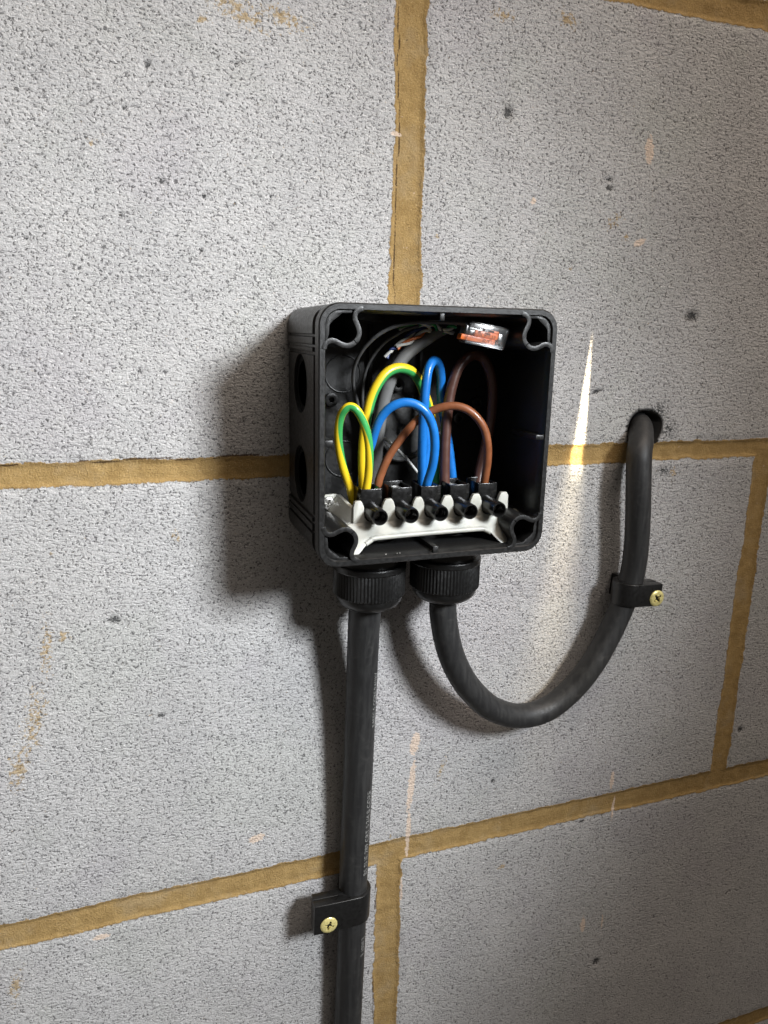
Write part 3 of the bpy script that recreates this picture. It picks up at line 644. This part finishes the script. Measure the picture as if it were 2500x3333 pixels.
def screw(name, c, r, mat, parent, slotw=0.34, depth=1.2, spin=0.3):
    V, F = lathe_data([(0.3, -1.0), (r * 0.72, -0.95), (r * 0.93, -0.62), (r, -0.25), (r * 0.98, 0.1), (r * 0.5, 1.6), (0.3, 1.7)], (0, 0, 0), 'Y', 36)
    t = mesh(name, [v + Vector(c) for v in V], F, mat, parent)
    cr = []
    for a, l_, w_, d_ in ((spin, 0.58, slotw * 0.36, depth), (spin + math.pi / 2, 0.58, slotw * 0.36, depth), (spin + math.pi / 4, 0.30, 0.12, depth * 0.7), (spin - math.pi / 4, 0.30, 0.12, depth * 0.7)):
        V, F = box_data(-r * l_, r * l_, -2.0, -0.9 + d_, -r * w_, r * w_); q = Matrix.Rotation(a, 3, 'Y'); cr.append(([q @ v + Vector(c) - parent.base for v in V], F))
    pm = parent.o
    for V, F in cr:
        cm = mesh('cutter', V, F, mat, None, smooth=False); cm.o.matrix_world = Matrix.Translation(parent.base * S)
        if parent.o.parent: pass
        m_ = t.o.modifiers.new('b', 'BOOLEAN'); m_.operation = 'DIFFERENCE'; m_.object = cm.o; m_.solver = 'EXACT'
        bpy.context.view_layer.update()
        nm = bpy.data.meshes.new_from_object(t.o.evaluated_get(bpy.context.evaluated_depsgraph_get()))
        t.o.modifiers.clear(); nm.name = name; t.o.data = nm; bpy.data.objects.remove(cm.o)
    t.o.data.set_sharp_from_angle(angle=math.radians(30))
    return t
p = Z3(112, 318, -29.3); screw('bracket_screw', p, 3.0, M['steel'], strip)
for i, x in enumerate(TX):
    zt = -3.4
    hw = 4.75; y0, y1 = -43.4, -30.5; th = 0.75
    # open topped cup: four thin walls over a solid foot
    cup = join(box_data(x - hw, x + hw, y0, y0 + th, zt - 9, zt), box_data(x - hw, x + hw, y1 - th, y1, zt - 9, zt + 0.6),
               box_data(x - hw, x - hw + th, y0 + th, y1 - th, zt - 9, zt + 0.1), box_data(x + hw - th, x + hw, y0 + th, y1 - th, zt - 9, zt + 0.1),
               box_data(x - hw + 0.1, x + hw - 0.1, y0 + 0.1, y1 + 4, zt - 17, zt - 9.0))
    tb = mesh('terminal_block', *cup, M['terminal'], strip, bevel=0.22)
    V, F = lathe_data([(4.5, -40.0), (4.15, -44), (3.75, -50), (3.5, -55.2), (3.3, -55.6), (2.85, -55.6), (2.7, -55.2), (2.6, -47.0), (0.2, -46.8)], (x, 0, TZ), 'Y', 40)
    sb = mesh('screw_barrel', V, F, M['terminal'], strip); sb.o.parent = tb.o
    sv = screw('clamp_screw', (x, -48.2, TZ), 2.4, M['steel'], strip, spin=0.5 + i); sv.o.parent = tb.o
    V, F = box_data(x - 3.2, x + 3.0, y1 - 5.5, y1 - 1.2, zt - 4.5, zt - 1.6)
    cl = mesh('wire_clamp', V, F, M['steel' if i in (1, 3) else 'terminal'], strip, bevel=0.4); cl.o.parent = tb.o
    if i in (1, 3, 2):
        V, F = text_mesh('1085' if i != 2 else '1', 3.3, 0.10)
        V = [Vector((x + 0.3 - v.x, y0 - 0.04 + (0.1 - v.z) * 0.3, zt - 3.0 - v.y)) for v in V]
        tm = mesh('moulded_number', V, F, M['terminal'], strip, smooth=False); tm.o.parent = tb.o

# ------------------------------------------------------------------ wires in the box
def wire(name, label, cat, pts, w1, mat, group=None, seg=22):
    P = [Z1(*q) for q in pts]
    mid = P[len(P) // 2]; r = px_r(w1 / 1.659, mid)
    base = P[0]
    V, F, UL, fr = tube_data(catmull(P, 10), r, seg)
    me = mesh(name, V, F, M[mat], Thing(None, base) if False else None, uv=UL, autosmooth=50, label=label, cat=cat, group=group)
    return me
G = 'insulated cores looped into the terminal strip'
wire('earth_wire', 'short green and yellow wire loop at the far left of the terminals', 'wire',
     [(452, 1175, -31), (428, 1070, -32), (392, 960, -34), (371, 850, -36), (368, 760, -38), (380, 690, -40), (404, 650, -42), (432, 636, -43), (464, 652, -44), (494, 700, -44), (517, 760, -44), (531, 830, -43.5), (535, 910, -43), (530, 1000, -41), (518, 1085, -39), (512, 1140, -38)], 47, 'earth_a', G)
wire('earth_wire', 'tall green and yellow wire arching behind the front blue loop', 'wire',
     [(505, 1150, -32), (502, 1050, -33), (500, 900, -33.5), (507, 790, -33.5), (520, 700, -33.5), (540, 610, -33.5), (572, 530, -33.5), (620, 462, -33), (675, 430, -32), (730, 432, -31), (776, 458, -29.5), (808, 505, -28), (830, 560, -26), (853, 630, -25), (872, 710, -25), (886, 800, -25), (893, 920, -25), (896, 1060, -26), (894, 1180, -27)], 55, 'earth_b', G)
wire('neutral_wire', 'bright blue wire in a wide round loop at the front', 'wire',
     [(478, 1180, -30), (490, 1050, -31), (515, 930, -33), (545, 840, -36), (572, 750, -39), (605, 685, -41), (655, 637, -43), (720, 615, -44.5), (785, 625, -46), (838, 665, -47), (872, 728, -47), (887, 800, -46.5), (887, 880, -45.5), (875, 960, -43.5), (850, 1040, -41), (838, 1085, -39), (832, 1140, -38)], 50, 'blue', G)
wire('neutral_wire', 'blue wire rising straight up and bending over in a narrow tall loop', 'wire',
     [(822, 1180, -33), (820, 1050, -33.5), (820, 900, -34.5), (824, 750, -36), (832, 620, -37), (840, 520, -37), (852, 440, -36), (872, 397, -34), (893, 390, -31), (912, 420, -28), (922, 480, -26), (922, 560, -24), (928, 640, -24), (945, 740, -27), (962, 840, -28), (975, 940, -28), (984, 1030, -28), (990, 1130, -29)], 50, 'blue', G)
wire('neutral_wire', 'slim blue core mostly hidden between the two upright blue wires', 'wire',
     [(800, 1180, -29), (815, 1060, -30), (835, 960, -31), (846, 860, -31.5), (838, 760, -31.5), (825, 680, -31), (805, 640, -28)], 40, 'blue', G)
wire('live_wire', 'light brown wire crossing the middle in a long arch', 'wire',
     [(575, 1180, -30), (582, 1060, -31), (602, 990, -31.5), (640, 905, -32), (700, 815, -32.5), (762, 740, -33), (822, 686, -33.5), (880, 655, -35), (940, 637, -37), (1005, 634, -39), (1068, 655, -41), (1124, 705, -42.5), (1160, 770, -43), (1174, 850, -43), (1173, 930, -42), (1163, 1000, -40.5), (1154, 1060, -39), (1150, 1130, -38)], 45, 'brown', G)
wire('live_wire', 'brown wire painted darker for shade in the tallest loop on the right', 'wire',
     [(942, 1180, -33), (941, 1020, -32), (943, 880, -31), (950, 740, -30), (962, 620, -29.5), (982, 520, -29), (1012, 435, -28.5), (1050, 385, -28), (1092, 358, -27.5), (1130, 362, -27), (1165, 400, -27), (1190, 465, -27), (1200, 550, -27), (1196, 650, -27), (1184, 740, -27), (1166, 830, -27), (1145, 920, -28), (1128, 1000, -29), (1122, 1080, -31), (1122, 1160, -32)], 56, 'shadebrown', G)

# grey data cable with its twisted pairs
dc = thing('data_cable', 'cut grey data cable with coloured twisted pairs rising behind the earth wire', 'cable', Z1(575, 1000, -16))
tube('sheath', [Z1(*q) for q in ((560, 1150, -14), (566, 1000, -15), (574, 860, -17), (590, 720, -19), (615, 590, -21), (655, 470, -23), (715, 375, -24), (790, 310, -24.5), (860, 265, -25), (928, 228, -25))], [px_r(74 / 1.659, Z1(700, 400, -24))] * 6 + [px_r(70 / 1.659, Z1(700, 400, -24))] * 2 + [px_r(60 / 1.659, Z1(700, 400, -24)), px_r(52 / 1.659, Z1(700, 400, -24))], M['grey'], dc, seg=28)
def pair(pts, ma, mb, r=0.62, pitch=9.0, na='twisted_core'):
    path = catmull([Z1(*q) for q in pts], 14)
    L = [0]
    for i in range(1, len(path)): L.append(L[-1] + (path[i] - path[i - 1]).length)
    for ph, m_ in ((0, ma), (math.pi, mb)):
        pp = []
        for i, q in enumerate(path):
            T = (path[min(i + 1, len(path) - 1)] - path[max(i - 1, 0)]).normalized(); u = T.orthogonal().normalized(); v = T.cross(u); a = ph + 2 * math.pi * L[i] / pitch
            pp.append(q + (u * math.cos(a) + v * math.sin(a)) * r * 0.95)
        V, F, UL, fr = tube_data(pp, r, 10); mesh(na, V, F, M[m_], dc, uv=UL)
pair([(925, 235, -26), (950, 222, -27), (975, 208, -28), (1003, 203, -29)], 'corewhite', 'coregreen', 0.7, 7)
pair([(925, 245, -26), (948, 236, -27), (970, 234, -28), (990, 240, -28)], 'corewhite', 'grey', 0.55, 7)
pair([(920, 240, -25), (890, 200, -28), (840, 190, -30), (780, 193, -31), (735, 203, -31), (694, 222, -31)], 'corewhite', 'coregreen', 0.68, 12)
pair([(900, 250, -22), (850, 225, -26), (805, 250, -28), (760, 280, -29), (715, 300, -29), (684, 318, -29)], 'coreorange', 'corewhite', 0.68, 14)
pair([(900, 250, -22), (845, 205, -26), (800, 215, -27), (760, 245, -27), (720, 280, -27), (680, 315, -27), (650, 335, -28), (624, 372, -28)], 'coreblue', 'corewhite', 0.68, 13)
# thin sheathed wires and a drain core
wire('thin_sheathed_wire', 'thin dark grey wire curving along the top left into the clear connector', 'wire',
     [(500, 760, -14), (476, 640, -16), (455, 560, -20), (447, 500, -24), (452, 430, -29), (478, 365, -34), (520, 305, -38), (580, 250, -42), (650, 211, -44), (730, 189, -45), (820, 180, -46), (910, 181, -46), (990, 184, -46), (1062, 190, -46), (1110, 200, -46)], 21, 'darkgrey', 'thin sheathed wires in the box')
wire('thin_sheathed_wire', 'thinner dark wire curving inside the longer one and ending at the green pair', 'wire',
     [(510, 740, -12), (500, 640, -13), (499, 560, -14), (503, 500, -16), (517, 440, -19), (545, 380, -22), (585, 325, -25), (630, 280, -28), (680, 248, -31), (720, 225, -32), (800, 200, -32)], 17, 'darkgrey', 'thin sheathed wires in the box')
wire('thin_core', 'thin light grey core running diagonally behind the brown wire', 'wire',
     [(560, 760, -16), (605, 800, -17), (650, 832, -18), (700, 880, -19), (745, 930, -20), (795, 992, -22), (830, 1050, -24)], 17, 'greycore')
wire('thin_core', 'short wider grey tail beside the thin light grey core', 'wire',
     [(560, 790, -12), (600, 830, -12), (625, 858, -12), (650, 885, -11)], 26, 'darkgrey')

# ------------------------------------------------------------------ clear push-in connector
cn = thing('wire_connector', 'small clear push-in wire connector with an orange insert at the top of the box', 'connector', Z7(800, 700, -46))
ex = (Z7(1300, 900, -47) - Z7(430, 720, -47)); ex.y = 0; L_ = 17.0
o_ = Z7(800, 690, -52); ux = (Z7(1240, 1030, -49) - Z7(430, 868, -49)).normalized(); uz = Vector((0.16, 0, 1)).normalized(); uz = (uz - ux * uz.dot(ux)).normalized(); uy = ux.cross(uz).normalized()   # uy points into the box
if uy.y < 0: uy = -uy
def cbox(x0, x1, y0, y1, z0, z1, shear=0.0):
    V, F = box_data(x0, x1, y0, y1, z0, z1)
    return [o_ + (ux * (v.x + shear * v.z) + uy * v.y + uz * v.z) * 1.13 for v in V], F
sh = join(cbox(-7.8, 8.6, 0, 1.0, -4.2, 3.6, 0.12), cbox(-7.8, 8.6, 1.0, 6.0, -4.2, -3.3, 0.12), cbox(-7.4, 8.8, 1.0, 6.6, 3.0, 4.2, 0.12), cbox(7.7, 8.7, 1.0, 6.0, -3.3, 3.4, 0.12), cbox(-7.6, -6.9, 1.0, 6.0, -3.3, 3.4, 0.12), cbox(-9.0, -7.6, 0.5, 5.5, -3.2, 2.2))
mesh('clear_housing', *sh, M['clear'], cn, bevel=0.3)
mesh('orange_insert', *join(cbox(-9.6, 5.0, 1.6, 5.4, -3.1, -1.0, 0.1), cbox(-4.5, 5.6, 1.6, 5.4, -1.1, 1.3, 0.1), cbox(1.5, 5.6, 1.6, 5.0, 1.2, 2.3, 0.1)), M['orange'], cn, bevel=0.5)
mesh('metal_contact', *join(cbox(-6.5, 1.2, 2.2, 3.0, 0.9, 1.9), cbox(5.7, 7.4, 1.6, 4.0, -2.4, 1.5), cbox(-6.3, -4.0, 2.0, 4.8, -0.4, 0.9)), M['steel'], cn, bevel=0.15)
for body_, sz, cx_, cz_ in (('Cu 1.6/2P', 1.75, 1.7, -2.15), ('ET 20A 300V', 1.65, -0.9, -0.25)):
    V, F = text_mesh(body_, sz)
    V = [o_ + (ux * (cx_ - v.x) + uz * (cz_ - v.y) + uy * (-0.06)) * 1.13 for v in V]
    mesh('print', V, F, M['ink'], cn, smooth=False)
mesh('arrow_mark', *join(cbox(-6.0, -3.4, -0.06, -0.02, 1.5, 1.72), cbox(-2.4, -1.3, -0.06, -0.02, 1.2, 2.2), cbox(0.4, 2.6, -0.06, -0.02, 1.3, 2.0), cbox(6.2, 6.9, -0.06, -0.02, -2.2, -1.4)), M['ink'], cn, smooth=False)

# ------------------------------------------------------------------ glands under the box
def gland(x, y, label):
    g = thing('cable_gland', label, 'cable gland', (x, y, BZ0 - 30), 'cable glands under the box')
    zb = BZ0
    V, F = lathe_data([(14.2, 0.4), (14.2, -4), (15.0, -4.2), (15.0, -9.6), (14.6, -9.9)], (x, y, zb), 'Z', 72)
    mesh('gland_body', V, F, M['gland'], g)
    V, F = lathe_data([(15.2, -9.2), (17.0, -9.4), (17.3, -9.9), (17.3, -11.8), (17.0, -12.3), (16.8, -12.4)], (x, y, zb), 'Z', 72)
    ribn = 132
    V2, F2 = lathe_data([(16.6, -12.2), (17.0, -12.6), (17.0, -24.2), (16.4, -24.8), (15.6, -24.9)], (x, y, zb), 'Z', ribn, knurl=((1, 2), 0.5))
    V3, F3 = lathe_data([(15.9, -24.6), (15.9, -25.4), (15.3, -27.6), (13.8, -29.6), (11.6, -31.0), (9.6, -31.5), (8.6, -31.3), (8.3, -30.2), (7.0, -30)], (x, y, zb), 'Z', 72)
    mesh('dome_nut', *join((V, F), (V2, F2), (V3, F3)), M['gland'], g, autosmooth=28)
gland(-24.9, -27, 'left black cable gland with knurled nut above the straight cable')
gland(13.9, -27, 'right black cable gland with knurled nut above the looped cable')

# ------------------------------------------------------------------ black cables
C1 = [(1206, 1790, -27), (1196, 1900, -27), (1187, 2000, -24), (1181, 2120, -20), (1174, 2300, -15.5), (1166, 2500, -12.5), (1157, 2700, -10.5), (1150, 2860, -10.5), (1146, 3000, -10.5), (1140, 3150, -10), (1131, 3340, -9.5), (1118, 3560, -11.5), (1110, 3800, -11)]
P1 = [at(*q) for q in C1]
P1[0].x = -24.9; P1[1].x = -24.9; P1[0].y = P1[1].y = -27
ca = tube('power_cable', P1, 7.75, M['cable'], None, seg=40, n=10, label='straight black cable running down from the left gland to the bottom edge', cat='cable', group='black power cables')
def along(P, s):
    """point at arc length s"""
    acc = 0
    for i in range(1, len(P)):
        d = (P[i] - P[i - 1]).length
        if acc + d >= s: return P[i - 1].lerp(P[i], (s - acc) / d)
        acc += d
    return P[-1]
path1 = catmull(P1, 10)
def zpoint(z):
    for a, b_ in zip(path1, path1[1:]):
        if (a.z - z) * (b_.z - z) <= 0: return a.lerp(b_, (a.z - z) / (a.z - b_.z + 1e-9))
    return path1[-1]
V = []; F = []
for body_, zc, size, th0 in (('BS EI IE 789 CRT 5.2/4 8 CORE', -196, 4.0, 36), ('BASEC 5 CORE 0.6/1kV', -116, 3.2, 42), ('3 1050 2', -268, 3.6, 36)):
    V = []; F = []
    v, f = text_mesh(body_, size); n = len(V)
    for q in v:
        c = zpoint(zc + q.x * 1.0); a = math.radians(th0) - q.y / 7.9
        V.append(Vector((c.x + 7.93 * math.sin(a), c.y - 7.93 * math.cos(a), zc + q.x)))
    F += [tuple(t_) for t_ in f]
    pr = mesh('sheath_print', V, F, M['print'], None, smooth=False); pr.o.parent = ca.o
C2 = [(1440, 1790, -27), (1437, 1900, -27), (1440, 1974, -27), (1449, 2050, -26), (1467, 2125, -24.5), (1495, 2190, -23), (1535, 2248, -21), (1600, 2305, -18), (1688, 2330, -15), (1780, 2308, -14), (1865, 2240, -14.5), (1925, 2165, -15.5), (1972, 2085, -15), (2013, 2000, -15), (2042, 1925, -15), (2060, 1860, -15), (2071, 1780, -15.5), (2076, 1690, -16), (2078, 1600, -16), (2079, 1530, -15)]
P2 = [at(*q) for q in C2]
P2[0].x = P2[1].x = 13.9; P2[2].x = (P2[2].x + 13.9) / 2; P2[0].y = P2[1].y = -27
P2[0].x = 13.9
P2 += [at(2081, 1472, -13), at(2086, 1428, -6.5), Vector((HOLE.x - 0.5, 6, HOLE.z + 2.2)), Vector((HOLE.x + 1.5, 30, HOLE.z + 2.6)), Vector((HOLE.x + 1.5, 66, HOLE.z + 2.6))]
tube('power_cable', P2, 6.75, M['cable'], None, seg=40, n=10, label='black cable looping in a U from the right gland up to the wall hole', cat='cable', group='black power cables')

# ------------------------------------------------------------------ cable clips
def clip(label, c, R, zc, h, xl, yf, sgn, tilt, screw_at, spin):
    """c: cable centre, sgn -1: lug on the left; +1: lug on the right"""
    t = thing('cable_clip', label, 'cable clip', (c.x, 0, zc), 'screwed cable clips')
    def P(x, y): return (x, y)
    arc = [(c.x - sgn * R * math.sin(a), c.y - R * math.cos(a)) for a in np.linspace(0, math.pi, 17)]
    front = [(xl, yf), (c.x + sgn * R * 0.2, c.y - R)]
    xs_ = c.x + sgn * (R * 0.55)
    back = [(c.x - sgn * R * 0.1, 0.6), (xs_, 0.6), (xs_, yf + 10.2), (xl - sgn * 0.8, yf + 10.2), (xl - sgn * 0.2, yf + 5.5), (c.x + sgn * (R + 0.6), yf + 5.5), (c.x + sgn * (R + 0.6), yf + 4.8), (xl, yf + 4.8)]
    poly = front + arc + back
    V, F = prism_data(poly, zc - h / 2, zc + h / 2, 'Z')
    q = Matrix.Rotation(tilt, 3, 'Y'); o0 = Vector((c.x, 0, zc))
    V = [q @ (v - o0) + o0 for v in V]
    mesh('clip_body', V, F, M['gland'], t, bevel=1.0, seg=3)
    sp = q @ (Vector(screw_at) - o0) + o0 if False else Vector(screw_at)
    screw('screw_head', sp, 4.7, M['brass'], t, spin=spin)
    return t
cc = zpoint(-241); s1 = at(1072, 3015, cc.y - 10.6)
clip('black cable clip with a bright brass screw on its left, low on the straight cable', cc, 9.6, -241.6, 17.6, -49.4, cc.y - 9.6, -1, 0.03, (s1.x, cc.y - 9.6, s1.z), 0.35)
path2 = catmull(P2, 10)
cz = at(2075, 1945, -24).z; c2 = min(path2[100:200], key=lambda p: abs(p.z - cz) + (0 if p.x > 90 else 999))
s2 = at(2141, 1949, c2.y - 9.8)
clip('black cable clip with a brass screw on its right, on the looped cable', c2, 8.8, c2.z, 12.8, s2.x + 3.2, c2.y - 8.8, 1, 0.04, (s2.x, c2.y - 8.8, s2.z), 0.9)
